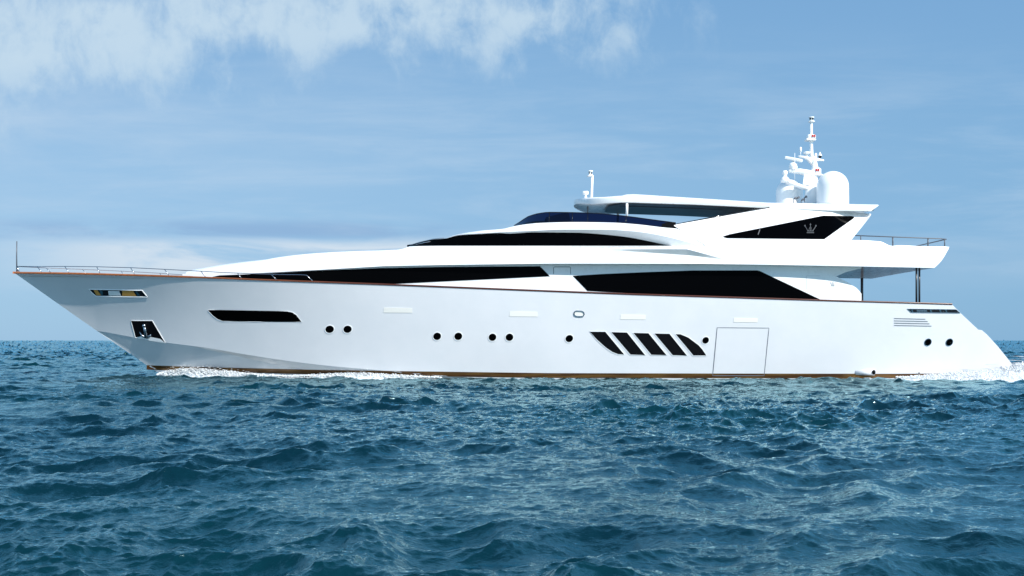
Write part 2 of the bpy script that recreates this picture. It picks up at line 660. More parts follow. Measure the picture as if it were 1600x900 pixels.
def waves(x, y, d):
    h, dx, dy = sample(T_BIG, x, y)
    h2, dx2, dy2 = sample(T_MID, x, y)
    fb = np.clip(1.0 + (d - 58.0) / 75.0, 1.0, 11.0)   # wave height raised with distance, added to darken the far water
    fm = np.clip(1.3 - d / 130.0, 0.0, 1.0)
    # gusty patches: the small chop is not the same everywhere
    g = 0.75 + 0.45 * np.sin(x * 0.21 + 1.3 * np.sin(y * 0.17)) * np.sin(y * 0.26 + 0.8)
    fm = fm * g
    # waves come in groups: steep sets between flatter stretches
    fb = fb * np.clip(0.78 + 0.34 * sample(T_SET, x, y)[0], 0.32, 1.75)
    return (x - 1.2 * dx * fb - 1.0 * dx2 * fm, y - 1.2 * dy * fb - 1.0 * dy2 * fm, h * fb + h2 * fm - 0.06)


# hull half-breadths and lines (photo pixels -> half-breadth in metres)
SHEER = smooth((22, 426), (100, 427), (200, 429.6), (300, 432.8), (400, 436.8), (500, 440.6), (600, 444.3), (700, 448.3),
               (800, 452.4), (900, 456.3), (1000, 460), (1100, 463.2), (1200, 466.4), (1300, 469.6), (1400, 472.4), (1487, 475),
               )
SHEER_B = smooth((22, 0.02), (60, 0.50), (100, 0.92), (200, 1.72), (300, 2.32), (450, 2.95), (600, 3.28), (800, 3.52), (1000, 3.58), (1300, 3.50), (1487, 3.34), (1582, 3.24))
STEM = smooth((22, 426), (85, 470.5), (150, 516), (191, 544.2), (232, 572.2), (300, 614), (420, 645), (1582, 645))
CHINE = smooth((150, 516), (211, 527.5), (260, 535.4), (300, 540.5), (331, 544.5), (362, 550), (420, 559.5), (499, 570), (604, 579.5), (700, 588), (900, 596), (1582, 600))
CHINE_B = smooth((150, 0.02), (211, 0.5), (260, 0.92), (331, 1.46), (420, 2.02), (499, 2.42), (604, 2.80), (700, 3.02), (900, 3.24), (1200, 3.22), (1582, 2.86))
FLAT = smooth((150, 516.3), (260, 536), (300, 542), (331, 547.5), (400, 563), (455, 574.6), (520, 587), (700, 604), (1582, 616))
FLAT_W = smooth((150, 0.0), (290, 0.02), (331, 0.10), (455, 0.34), (600, 0.42), (1582, 0.42))
AFT = lin((1487, 475), (1500.5, 488.8), (1528.5, 515), (1534, 515.8), (1542, 522.5), (1559, 541), (1582, 569.5))


def hull_top(px):
    return SHEER(px) if px <= 1487 else AFT(px)


def hull_b(px, py):
    """half-breadth of the topsides / bottom at a photo position"""
    s, b0 = SHEER(px), SHEER_B(px)
    if px < 150:
        c, bc = STEM(px), 0.02
    else:
        c, bc = CHINE(px), CHINE_B(px)
    if py <= c:
        t = min(max((py - s) / max(c - s, 1e-3), -0.05), 1.0)
        # hollow flare at the bow easing into nearly straight sides
        k = float(np.interp(px, [22, 200, 500, 800], [0.22, 0.30, 0.15, -0.35]))
        t = max(t, 0.0)
        tt = t + k * (t - t * t)
        return b0 + (bc - b0) * tt
    fl, fw = FLAT(px), FLAT_W(px)
    if py <= fl:
        t = (py - c) / max(fl - c, 1e-3)
        return bc - fw * t
    kz = STEM(px)
    t = min((py - fl) / max(kz - fl, 1e-3), 1.0)
    return max((bc - fw) * (1 - t), 0.02)


def build_sea():
    rs = []
    r = 3.6
    while r < 130:
        rs.append(r)
        r *= 1.0026
    while r < 3000:
        rs.append(r)
        r *= 1.0038
    while r < 30000:
        rs.append(r)
        r *= 1.06
    rs = np.array(rs)
    fine = np.arange(-0.70, 0.7001, 0.00125)
    a_end = 2 * math.pi - 0.70
    coarse = np.linspace(0.70, a_end, 100)[1:-1]
    ang = np.concatenate([fine, coarse])
    A, R = np.meshgrid(ang, rs, indexing='ij')
    x = np.sin(A) * R
    y = -DC + np.cos(A) * R
    X, Y, Z = waves(x, y, R)
    X, Y, Z = [q.copy() for q in (X, Y, Z)]
    # foam lying on the water along the hull and in the wash
    foamv = np.zeros_like(X)
    xs_h = np.linspace(-13.0, 18.5, 120)
    px_tab = np.linspace(232, 1582, 200)
    hx = np.array([P(p, 586, hull_b(p, 586)).x for p in px_tab])
    hy = np.array([P(p, 586, hull_b(p, 586)).y for p in px_tab])
    side = np.interp(X, hx, hy)
    gap = side - Y                       # metres out from the port side
    px_here = np.interp(X, hx, px_tab)
    inside = (X > hx[0] - 0.3) & (X < hx[-1] + 12)
    amp = np.interp(px_here, [232, 250, 290, 420, 480, 560, 700, 1250, 1400, 1500, 1582], [0.0, 0.9, 1.0, .95, .6, .9, .30, .18, .6, 1.0, 1.0])
    wid = np.interp(px_here, [232, 300, 420, 560, 700, 1250, 1400, 1582], [0.2, .45, .8, .7, .4, .4, 1.2, 2.6])
    f1 = amp * np.clip(1.25 - np.abs(gap - wid * 0.2) / wid, 0, 1)
    foamv = np.where(inside & (gap > -2.0), f1, 0)
    aft = (X > hx[-1] - 0.5)
    f2 = np.clip(1.1 - (np.abs(Y) / 4.6)**4, 0, 1) * np.clip(1.2 - (X - hx[-1]) / 26.0, 0, 1)
    foamv = np.where(aft, np.maximum(foamv, f2), foamv)
    n, m = X.shape
    co = np.stack([X, Y, Z], -1).reshape(-1, 3)
    cen = np.array([[0, -DC, 0.0]])
    co = np.concatenate([co, cen])
    ii, jj = np.meshgrid(np.arange(n), np.arange(m - 1), indexing='ij')
    i2 = (ii + 1) % n
    q = np.stack([ii * m + jj, i2 * m + jj, i2 * m + jj + 1, ii * m + jj + 1], -1).reshape(-1, 4)
    tri_i = np.arange(n)
    tris = np.stack([np.full(n, n * m), ((tri_i + 1) % n) * m, tri_i * m], -1)
    me = bpy.data.meshes.new('sea')
    nq, nt = len(q), len(tris)
    me.vertices.add(len(co))
    me.vertices.foreach_set('co', co.astype(np.float32).ravel())
    me.loops.add(nq * 4 + nt * 3)
    me.loops.foreach_set('vertex_index', np.concatenate([q.ravel(), tris.ravel()]).astype(np.int32))
    me.polygons.add(nq + nt)
    st = np.concatenate([np.arange(nq) * 4, nq * 4 + np.arange(nt) * 3]).astype(np.int32)
    me.polygons.foreach_set('loop_start', st)
    me.polygons.foreach_set('use_smooth', np.ones(nq + nt, bool))
    me.update(calc_edges=True)
    at = me.attributes.new('foam', 'FLOAT', 'POINT')
    at.data.foreach_set('value', np.concatenate([foamv.ravel(), [0.0]]).astype(np.float32))
    me.materials.append(M['water'])
    o = bpy.data.objects.new('sea', me)
    COL.objects.link(o)
    o['kind'] = 'structure'
    o['label'] = 'choppy deep blue sea reaching to the horizon'
    o['category'] = 'sea'
    return o


build_sea()

# ------------------------------------------------------------------ yacht
yacht = bpy.data.objects.new('motor_yacht', None)
COL.objects.link(yacht)
yacht['label'] = 'long white motor yacht with black windows cruising bow left across choppy sea'
yacht['category'] = 'yacht'


def build_hull():
    mb = MB()
    pxs = frange(22.5, 150, 4) + frange(151, 232, 4) + frange(236, 1487, 7) + [1494, 1500.5, 1507, 1514, 1521, 1528.5, 1534, 1538, 1542, 1550, 1559, 1566, 1574, 1581.5]
    top = []
    for x in pxs:
        t0 = hull_top(x)
        c = STEM(x) if x < 150.5 else CHINE(x)
        n = 26
        top.append([P(x, t0 + (c - t0) * j / n, hull_b(x, t0 + (c - t0) * j / n)) for j in range(n + 1)])
    mb.grid(top, True, True)
    px2 = [x for x in pxs if x >= 150.5]
    flat, bot = [], []
    for x in px2:
        c, fl, k = CHINE(x), FLAT(x), STEM(x)
        k = max(k, fl + 0.2)
        flat.append([P(x, c + (fl - c) * j / 3, hull_b(x, c + (fl - c) * j / 3)) for j in range(4)])
        bot.append([P(x, fl + (k - fl) * j / 8, hull_b(x, fl + (k - fl) * j / 8 + 0.001)) for j in range(9)])
    mb.grid(flat, True, True)
    mb.grid(bot, True, True)
    # raked transom: from the aft edge of one side across to the other
    edge = [P(x, hull_top(x), hull_b(x, hull_top(x))) for x in pxs if x >= 1487]
    edge += top[-1][1:] + flat[-1][1:] + bot[-1][1:]
    mb.grid([edge, [Vector((p.x, p.y * 0.4, p.z)) for p in edge], [Vector((p.x, -p.y * 0.4, p.z)) for p in edge], [Vector((p.x, -p.y, p.z)) for p in edge]], False)
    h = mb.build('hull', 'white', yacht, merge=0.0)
    d = MB()
    line = [P(x, SHEER(x) + 5, max(SHEER_B(x) - 0.06, 0.01)) for x in frange(30, 1486, 14)]
    d.grid([[Vector((p.x, -p.y * t, p.z)) for t in (-1, -.4, .4, 1)] for p in line], False)
    d.build('deck', 'teak', yacht)
    # varnished cap rail
    r = MB()
    cols = []
    for x in frange(20.5, 1488, 6):
        b = SHEER_B(x)
        thick = 1.5 if x < 300 else 1.25
        a0 = P(x, SHEER(x) + thick, b, 0.015)
        a1 = P(x, SHEER(x) - thick, b, 0.022)
        a2 = Vector((a1.x, a1.y + 0.12, a1.z + 0.004))
        a3 = Vector((a0.x, a0.y + 0.12, a0.z))
        cols.append([a0, (a0 + a1) / 2 + Vector((0, -0.012, 0)), a1, a2, a3])
    r.grid(cols, True, True)
    r.poly(cols[-1], True)
    r.build('cap_rail', 'teak', yacht, merge=0.0)
    # boot stripe and the painted bottom under it
    st_t = lin((228, 570.6), (300, 573.2), (500, 578), (620, 579.8), (860, 583), (1220, 583.8), (1400, 584), (1524, 583.4))
    st_b = lin((228, 577.5), (300, 580.3), (500, 585.2), (620, 587.5), (860, 590.5), (1220, 591), (1400, 591), (1524, 590.5))
    s = MB()
    pz = frange(229, 1523, 6)
    s.grid([[P(x, st_t(x) + (st_b(x) - st_t(x)) * j / 3, hull_b(x, st_t(x) + (st_b(x) - st_t(x)) * j / 3), 0.008) for j in range(4)] for x in pz], True, True)
    s.build('boot_stripe', 'stripe', yacht, merge=0.0)
    b = MB()
    b.grid([[P(x, st_b(x) + 2.6 + 26 * j / 5, hull_b(x, st_b(x) + 2.6 + 26 * j / 5), 0.008) for j in range(6)] for x in frange(252, 1523, 8)], True, True)
    b.build('bottom_paint', 'black_paint', yacht, merge=0.0)
    return h


hull = build_hull()


def frame_line(poly, name, mat, parent, surf, w=0.8, off=0.014):
    mb = MB()
    ribbon(mb, poly, w, surf, off, closed=True)
    return mb.build(name, mat, parent, merge=0.0, recalc=False)


# portholes
for (cx, cy, rx, ry, tl) in [(515, 514.5, 6.9, 5.9, -.2), (543, 514.5, 6.7, 5.8, -.2), (683, 525.5, 6.4, 5.9, -.4), (716, 525.5, 6.4, 5.9, -.4),
                             (769.5, 527, 6.2, 5.8, -.5), (796, 527, 6.2, 5.8, -.5), (889.5, 529, 6.3, 5.6, -.6), (1102.5, 531.8, 5.8, 5.0, -.8),
                             (1450, 534.8, 5.7, 4.5, -.9), (1483.5, 534.8, 5.7, 4.5, -.9)]:
    e = ellipse(cx, cy, rx, ry, tl)
    p = panel('porthole', e, hull_b, 'glass', yacht, off=0.008, step=1.2, rows=3)
    frame_line(ellipse(cx, cy, rx + .35, ry + .35, tl), 'frame', 'chrome' if cx > 1400 else 'house', p, hull_b, 0.9, 0.016)  # pale rim also carries the edge highlight in its colour
# long window in the bow
bow_win = [(324.5, 485), (327, 484), (449, 486.3), (457, 488), (463, 492), (471.5, 503.3), (400, 502.8), (348, 502), (340, 499), (333, 494)]
p = panel('hull_window', bow_win, hull_b, 'glass', yacht, off=0.008)
frame_line(bow_win, 'frame', 'house', p, hull_b, 0.5, 0.014)  # white rim paints in the highlight along the window edge
# five slanted engine-room vents
for poly in [
    [(921.2, 517.9), (946, 518), (975.9, 553.9), (965.8, 553.9), (956, 550), (946.6, 543.5), (938, 536), (932, 530.5)],
    [(954.5, 518.8), (980, 519.2), (1008.5, 554.8), (984.9, 554.5)],
    [(989, 520), (1013.5, 520.3), (1042, 555), (1017.5, 554.8)],
    [(1022, 521), (1046.3, 521.2), (1074, 555.7), (1050.8, 555.4)],
    [(1054.9, 521.9), (1063.6, 521.9), (1076, 527.2), (1091.8, 539), (1098, 546), (1104, 555.9), (1083.2, 555.9)]]:
    p = panel('engine_vent', poly, hull_b, 'vent', yacht, off=0.008)
    frame_line(poly, 'frame', 'house', p, hull_b, 0.8, 0.016)
# pale recessed light panels high on the side
for x0, x1, y0, y1 in [(600, 644, 480.5, 488.5), (797, 840, 486.5, 494.5), (970, 1009, 491.5, 499), (1147, 1184, 496.5, 503.5)]:
    poly = [(x0, y0), (x1, y0 + .8), (x1, y1 + .4), (x0 - 1, y1)]
    panel('side_light_panel', poly, hull_b, 'cream', yacht, off=0.01)
# oval mooring fairlead amidships
e = [(897, 490), (898, 487), (901, 485.8), (909, 486.3), (912, 488), (913, 491), (911.5, 493.8), (908, 494.6), (901, 494.2), (898, 493)]
p = panel('mooring_fairlead', e, hull_b, 'cream', yacht, off=0.01)
frame_line(e, 'frame', 'rail', p, hull_b, 1.6, 0.03)
# shell door amidships aft
door = [(1120.6, 512), (1201.5, 512.6), (1194, 587), (1113.6, 587)]
p = panel('shell_door', door, hull_b, 'white', yacht, off=0.006, rows=10)
frame_line(curve_pts(door, True, 10), 'door_seam', 'seam', p, hull_b, 1.0, 0.010)
# bow fairlead: polished opening with bronze rollers; white middle plate stands for the bright view through
slot = [(139, 452), (222, 453.6), (230.5, 464), (150, 462.8), (143, 457)]
p = panel('bow_fairlead', slot, hull_b, 'dark_lens', yacht, off=0.008)
frame_line(curve_pts(slot, True, 4), 'frame', 'house', p, hull_b, 1.2, 0.02)
for poly, mt in (([(146, 453.2), (152, 453.4), (158, 461.8), (151, 461.6)], 'bronze'), ([(155, 453.8), (160, 453.8), (161, 461.8), (158, 461.8)], 'chrome'),
                 ([(169, 454.4), (186, 454.6), (189, 462), (170, 461.8)], 'house'),
                 ([(191, 454.6), (208, 455), (213, 463), (191, 462.6)], 'bronze'), ([(211, 455), (214, 455), (219, 463), (215, 463)], 'chrome')):
    panel('slot_piece', poly, hull_b, mt, p, off=0.02, rows=2)
# anchor pocket with white sill and stowed anchor
pocket = [(204.5, 501), (238, 501), (258.5, 536), (211.5, 527.3)]
pk = panel('anchor_pocket', pocket, hull_b, 'vent', yacht, off=0.008)
frame_line(curve_pts(pocket, True, 4), 'frame', 'house', pk, hull_b, 0.8, 0.02)
panel('sill', [(213, 527), (226, 524.6), (250, 529.5), (258, 535.8)], hull_b, 'house', pk, off=0.02)
a = MB()
c = P(228, 512, hull_b(228, 512), 0.06)
b0 = P(229, 527, hull_b(229, 527), 0.06)
a.tube([P(225.5, 509, hull_b(226, 509), .06), b0], 0.05, 8, 0.07)
a.lathe([(0.0, -.06), (.06, -.05), (.08, 0), (.05, .06), (0, .07)], P(225.5, 509, hull_b(226, 509), .07), 12)
for s_ in (-1, 1):
    a.tube([b0, b0 + Vector((.16 * s_, -.03, .06)), b0 + Vector((.24 * s_, -.03, .20))], 0.06, 8, 0.015)
a.build('anchor', 'rail', pk)
# aft mooring slot with bright hardware
slot = [(1417.7, 482.6), (1494, 483.6), (1500.3, 489.2), (1424, 488.2)]
p = panel('stern_fairlead', slot, hull_b, 'dark_lens', yacht, off=0.008)
frame_line(curve_pts(slot, True, 4), 'frame', 'chrome', p, hull_b, 0.7, 0.02)
for x in (1425, 1454, 1469, 1478):
    panel('slot_piece', [(x - 1, 483.6), (x + .8, 483.6), (x + 2, 488), (x, 488)], hull_b, 'chrome', p, off=0.02, rows=1)
panel('slot_piece', [(1432, 484.4), (1448, 484.7), (1449, 487.2), (1433, 487)], hull_b, 'rail', p, off=0.02, rows=1)
# four air slots under it
for y, x1 in ((497.6, 1446), (501.2, 1449.5), (504.8, 1452.5), (508.4, 1455.5)):
    mb = MB()
    ribbon(mb, [(1397, y), (1420, y + .5), (x1, y + 1.1)], 1.0, hull_b, 0.012)
    mb.build('air_slot', 'seam', yacht, merge=0, recalc=False)
# exhaust outlets at the waterline
for x0, x1, yc, r in ((1336, 1366, 581.5, 0.115), (1431, 1436, 583, 0.045)):
    mb = MB()
    A0, A1 = P(x0, yc + .5, hull_b(x0, yc) - .06), P(x1, yc, hull_b(x1, yc) + .03)
    mb.tube([A0, A1], r * .8, 16, r)
    ex = mb.build('exhaust_outlet', 'white', yacht)
    mb = MB()
    q = A1 + Vector((-r * .45, -r * .93, 0))
    mb.lathe([(0, 0), (r * .62, 0), (r * .72, -.012), (r * .62, -.02), (0, -.02)], q, 16, sx=.75, axis='y')
    mb.build('opening', 'vent', ex)
# bathing platform
mb = MB()
q = P(1582, 569.5, 3.2)
mb.box((q.x + 0.05, 0, q.z - 0.12), (0.7, 6.1, 0.14))
mb.build('bathing_platform', 'white', yacht)

# ---------- main-deck house
HOUSE_B = smooth((285, .7), (320, 1.1), (360, 1.45), (420, 1.9), (500, 2.4), (600, 2.75), (700, 2.95), (850, 3.08), (1200, 3.12), (1290, 3.05), (1346, 2.85))
FAS_LOW = lin((290, 431.5), (300, 430.8), (340, 429.2), (380, 427.6), (424, 425.6), (520, 420.4), (600, 415.8), (700, 413.8), (860, 411.8), (1100, 412.3), (1180, 413.3), (1320, 415.7), (1460, 418.6),
              (1466, 413), (1471, 407.5), (1476, 400), (1480, 392.5), (1483.5, 386.4))
house_top = lin((285, 428), (424, 422), (600, 411), (860, 408), (1262, 411), (1275, 419), (1307, 432), (1325, 441.5), (1340, 451), (1346, 459))
house_bot = lin((285, 437), (400, 442), (1346, 474))
HR0 = (house_bot, HOUSE_B)
HR1 = (house_top, lambda x: HOUSE_B(x) - 0.05)
house_s = row_surf(HR0, HR1)
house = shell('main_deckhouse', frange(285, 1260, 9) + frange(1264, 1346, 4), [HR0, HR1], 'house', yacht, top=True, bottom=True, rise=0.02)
p = panel('saloon_window', [(330, 433), (343, 430.2), (424, 427), (487, 423.2), (600, 418.8), (700, 417), (843.8, 416), (859.3, 431.7), (609, 443.9), (600, 448), (400, 440)], house_s, 'glass', yacht, off=0.012)
p = panel('saloon_window', [(895, 431), (940, 428.2), (1002, 425.5), (1082, 422.6), (1183, 422.4), (1187, 423.3), (1285, 469.4), (1285, 472), (1100, 470), (985, 458.3), (917.8, 454.5)], house_s, 'glass', yacht, off=0.012)
mb = MB()
ribbon(mb, [(865, 428), (865, 418.2), (866.5, 417), (890, 417), (891.5, 418.2), (891.5, 428)], 0.8, house_s, 0.01)
mb.build('locker_seam', 'seam', house, merge=0, recalc=False)
mb = MB()
ribbon(mb, [(1260, 452), (1260.3, 430.8), (1281, 431)], 0.55, house_s, 0.01)
mb.build('locker_seam', 'emblem_pale', house, merge=0, recalc=False)


def crown(name, cx, cy, s, surf, mat, parent):
    """three-pronged crown emblem: flared base and three spear points"""
    mb = MB()
    lw = max(0.75 * s, 0.45)
    ribbon(mb, [(cx - 5.0 * s, cy + 6.6 * s), (cx + 5.6 * s, cy + 6.6 * s)], 1.3 * s, surf, 0.03)
    ribbon(mb, [(cx - 4.4 * s, cy + 4.2 * s), (cx + 5.0 * s, cy + 4.2 * s)], 1.2 * s, surf, 0.03)
    ribbon(mb, [(cx + .3 * s, cy + 4 * s), (cx + .3 * s, cy - 6.5 * s)], lw, surf, 0.03)
    for k in (-1, 1):
        ribbon(mb, [(cx + .3 * s + k * 3.4 * s, cy + 4 * s), (cx + .3 * s + k * 8.6 * s, cy - 4.2 * s)], lw, surf, 0.03)
        ribbon(mb, [(cx + .3 * s + k * 2.6 * s, cy + 3.8 * s), (cx + .3 * s + k * .9 * s, cy - 1.5 * s)], lw * .7, surf, 0.03)
    for tx, ty in ((cx + .3 * s, cy - 5.2 * s), (cx - 7.6 * s, cy - 3.2 * s), (cx + 8.2 * s, cy - 3.2 * s)):
        d = 1.5 * s
        q = [P(tx + a * d * .8, ty + b * d, surf(tx, ty), 0.031) for a, b in ((0, -1.4), (1, 0), (0, 1.2), (-1, 0))]
        mb.poly(q)
    return mb.build(name, mat, parent, merge=0, recalc=False)


crown('crown_emblem', 1302, 442.5, 0.52, house_s, 'emblem_pale', house)

# ---------- upper-deck moulding: coachroof forward, overhanging side deck aft
FAS_B = smooth((290, .45), (340, 1.15), (424, 1.95), (500, 2.45), (600, 2.86), (700, 3.14), (850, 3.38), (1000, 3.45), (1300, 3.45), (1460, 3.36), (1484, 3.2))
FAS_TOP = smooth((290, 428.5), (300, 425.2), (318, 421.3), (340, 416.8), (378, 411), (415, 406.3), (424, 404.4), (455, 399.8), (487, 396.5), (549, 393), (620, 390.5), (628, 389.4),
                 (640, 385.4), (700, 384.3), (1045, 384.3), (1100, 384), (1250, 380), (1335, 375.2), (1375, 377.4), (1394, 384.4), (1404, 383.3), (1442, 385), (1484, 385.6))
FAS_TB = smooth((290, .2), (340, .75), (424, 1.5), (500, 2.0), (600, 2.4), (700, 2.72), (850, 2.98), (1000, 3.08), (1300, 3.2), (1460, 3.22), (1484, 3.15))


def mid_py(x, up):
    lo, hi = FAS_LOW(x), FAS_TOP(x)
    base = float(np.interp(x, [290, 640, 949], [0.45, 0.45, 0.0]))
    if up:
        r = float(np.interp(x, [949, 1073, 1137], [389.5, 389.3, 406]))
    else:
        r = float(np.interp(x, [949, 1078, 1137], [390.4, 399, 406.4]))
    m = lo + (hi - lo) * 0.55
    if x < 949:
        w = max(0.0, (949 - x) / 309.0)
        return m * min(w, 1) + r * max(1 - w, 0)
    if x > 1137:
        w = min((x - 1137) / 110.0, 1)
        return r * (1 - w) + m * w
    return r


lip = smooth((290, 0), (940, 0), (1010, .07), (1073, .13), (1137, 0.0), (1484, 0))
fas_rows = [(FAS_LOW, FAS_B),
            (lambda x: mid_py(x, False), lambda x: FAS_B(x) - .02 - 0.35 * (FAS_B(x) - FAS_TB(x)) * float(np.interp(x, [800, 949], [1, .1]))),
            (lambda x: mid_py(x, True), lambda x: FAS_B(x) - .02 - 0.37 * (FAS_B(x) - FAS_TB(x)) * float(np.interp(x, [800, 949], [1, .1])) + lip(x)),
            (FAS_TOP, FAS_TB)]
shell('upper_deck', frange(290, 420, 5) + frange(424, 1070, 8) + [1073, 1076, 1080] + frange(1086, 1370, 6) + frange(1373, 1460, 3) + [1463, 1466, 1468.5, 1471, 1473.5, 1476, 1478, 1480, 1482, 1483.5],
      fas_rows, 'house', yacht, top=True, bottom=True, rise=0.12, sharp=22)
# curved bracket under the overhang at the aft end of the house
mb = MB()
br = [(1262, 412), (1272, 419), (1305, 432.5), (1311, 430), (1322, 425), (1346, 419.2), (1346, 412)]
for sg in (1, -1):
    mb = MB()
    fr = [Vector((q.x, q.y * sg, q.z)) for q in [P(x, y, 2.98) for x, y in br]]
    bk = [Vector((q.x, q.y * sg, q.z)) for q in [P(x, y, 2.2) for x, y in br]]
    mb.grid([fr + [fr[0]], bk + [bk[0]]], False)
    mb.poly(fr)
    mb.poly(bk)
    mb.build('overhang_bracket', 'house', yacht)
# posts carrying the overhang
for (x, b) in ((1432, 3.16), (1436.5, 3.06)):
    mb = MB()
    mb.tube([P(x, 476, b), P(x, 416, b)], 0.035, 10)
    mb.build('overhang_post', 'dark_post', yacht)
q = P(1434, 476, 3.1)
mb = MB()
mb.tube([(q.x, -q.y, q.z), (q.x, -q.y, P(1434, 414, 3.1).z)], 0.055, 10)
mb.build('overhang_post', 'dark_post', yacht)

# ---------- wheelhouse
WH_B = smooth((636, .15), (645, .55), (660, 1.0), (680, 1.45), (700, 1.75), (760, 2.3), (850, 2.62), (1045, 2.82), (1070, 2.84))
WT = smooth((636, 384.6), (655, 379.3), (675, 374.4), (697, 372.4), (707, 369.6), (717, 367.4), (750, 365.4), (784, 363.9), (792, 364.8), (834, 362.8), (900, 363.3), (949, 366.6), (985, 371), (1015.6, 377), (1045.6, 383.4), (1070, 388))
WB_ = lambda x: max(385.6, WT(x) + 0.4)
WH_T = lambda x: max(WH_B(x) - 0.22, 0.05)
w_rows = [(WB_, WH_B), (WT, WH_T)]
shell('wheelhouse_windows', frange(636, 720, 4) + frange(728, 1060, 8), w_rows, 'glass', yacht, top=True, bottom=False, rise=0.05)
wh_s = row_surf(*w_rows)
for ln in ([(640, 383.4), (655, 378.4), (676, 373.6), (694, 371.9)], [(650, 382.2), (662, 379.2), (672, 377.4)]):
    mb = MB()
    mb.tube([P(x, y, wh_s(x, y), 0.05) for x, y in ln], 0.014, 6)
    mb.build('windscreen_bar', 'rail', yacht)  # thin grey bars lying along the windscreen

ROOF_TOP = smooth((698, 372), (706, 368.6), (716, 366), (750, 360.6), (787, 357.4), (802, 353.7), (820, 350.8), (844, 348.4), (900, 347), (955, 347.8), (1000, 351), (1033, 355), (1060, 357.5), (1140, 372))
ROOF_ST = smooth((698, 372.2), (717, 367), (750, 364.6), (784, 362.8), (834, 360.5), (882, 358.6), (940, 358.6), (982, 360.6), (1015, 364.6), (1051, 372), (1093, 382), (1140, 386))
ROOF_LO = lambda x: min(WT(x) + 0.3, 388) if x < 1060 else 388.0
st_d = smooth((698, .03), (800, .05), (882, .13), (1000, .22), (1060, .2), (1140, .1))
rr = [(lambda x: max(ROOF_LO(x), ROOF_ST(x) + .1), lambda x: WH_T(x) + .02),
      (ROOF_ST, lambda x: WH_T(x) + .02 + st_d(x)),
      (lambda x: min(ROOF_TOP(x), ROOF_ST(x) - .1), lambda x: max(WH_T(x) - 0.16 + .3 * st_d(x), .05))]
roof = shell('wheelhouse_roof', frange(698, 720, 3) + frange(726, 1140, 7), rr, 'house', yacht, top=True, bottom=False, rise=0.05, sharp=22)

# ---------- flybridge windscreen (tinted) with mullions
FW_B = smooth((800, .35), (812, .8), (825, 1.2), (842, 1.55), (860, 1.8), (900, 2.1), (1056, 2.42))
FW_LO = smooth((800, 354.6), (817, 350.8), (845, 348.2), (892, 347.6), (967, 348.6), (1033, 355.4), (1056, 358))
FW_HI = smooth((800, 354.2), (812, 347), (825, 338.4), (833, 335.6), (842, 333.4), (859, 331.6), (892, 332), (939, 333.8), (977, 337.6), (1024, 343.8), (1056, 348))
fw_rows = [(FW_LO, FW_B), (FW_HI, lambda x: max(FW_B(x) - 0.16, .03))]
fws = row_surf(*fw_rows)
ws = shell('flybridge_windscreen', frange(800, 860, 4) + frange(866, 1056, 8), fw_rows, 'tint', yacht, top=False)
mb = MB()
for side in (False,):
    mb.tube([P(x, FW_HI(x), fws(x, FW_HI(x)), 0.005) for x in frange(804, 1056, 7)], 0.016, 6, mirror=True)
    for x in (858, 894, 918, 978, 1040):
        mb.tube([P(x, FW_LO(x), fws(x, FW_LO(x))), P(x + .5, FW_HI(x), fws(x, FW_HI(x)))], 0.016, 6, mirror=True)
    mb.tube([P(x, FW_LO(x) - .6, fws(x, FW_LO(x)), 0.005) for x in frange(804, 1056, 7)], 0.014, 6, mirror=True)
mb.build('frame', 'dark_lens', ws)
mb = MB()
blk = [(1034, 355.6), (1034, 350), (1043, 347.4), (1056, 347.6), (1056, 359.4), (1052.5, 359.4), (1052.5, 356), (1045.5, 355.6), (1045.5, 358.6), (1041.5, 358.2), (1041.5, 355.8)]
fr = [P(x, y, 2.46) for x, y in blk]
bk = [P(x, y, 2.30) for x, y in blk]
mb.grid([fr + [fr[0]], bk + [bk[0]]], False)
mb.poly(fr)
mb.build('end_bracket', 'vent', ws)
# helm console and seat behind the screen
mb = MB()
c0 = P(872, 346, 0.6)
mb.box((c0.x, 0.2, c0.z + .0), (0.9, 1.9, 0.5), 0, -0.25, .06)
mb.build('helm_console', 'grey_gear', yacht)

# ---------- flybridge arch wings
AR_TOP = lin((1053, 352.2), (1057, 350.6), (1200, 325.2), (1240, 326.2), (1300, 328.6), (1361, 334))
AR_BOT = lin((1053, 352.6), (1112, 389), (1318, 389), (1331, 374), (1361, 337))
AR_BB = lambda x: float(np.interp(x, [1053, 1112, 1160, 1318, 1361], [2.50, 2.90, 3.0, 3.02, 1.75]))
AR_TB = lambda x: float(np.interp(x, [1053, 1057, 1200, 1300, 1325, 1361], [2.5, 2.44, 1.86, 1.70, 1.42, 1.36]))
mb = MB()
pxs = [1053, 1055, 1057] + frange(1064, 1200, 8) + frange(1206, 1361, 6)
outer = [[P(x, AR_BOT(x) + (AR_TOP(x) - AR_BOT(x)) * t, AR_BB(x) + (AR_TB(x) - AR_BB(x)) * t) for t in (0, .2, .4, .6, .8, 1)] for x in pxs]
inner = [[q + Vector((0, 0.2, 0)) for q in c] for c in outer]
mb.grid(outer, True, True)
mb.grid(inner, True, True)
mb.grid([[a[-1], b[-1]] for a, b in zip(outer, inner)], False, True)
mb.grid([[a[0], b[0]] for a, b in zip(outer, inner)], False, True)
mb.grid([outer[0], inner[0]], False, True)
mb.grid([outer[-1], inner[-1]], False, True)
arch = mb.build('flybridge_arch', 'house', yacht, merge=0)
arch_s = row_surf((AR_BOT, AR_BB), (AR_TOP, AR_TB))
wpoly = [(1130, 369.2), (1140, 366), (1286.4, 336.8), (1332, 337.6), (1334.8, 339), (1334, 341), (1288.2, 373.6), (1136.8, 372), (1132, 370.8)]
aw = panel('arch_window', wpoly, arch_s, 'glass', yacht, off=0.02)
crown('crown_emblem', 1266, 356.5, 1.08, arch_s, 'emblem', aw)
mb = MB()
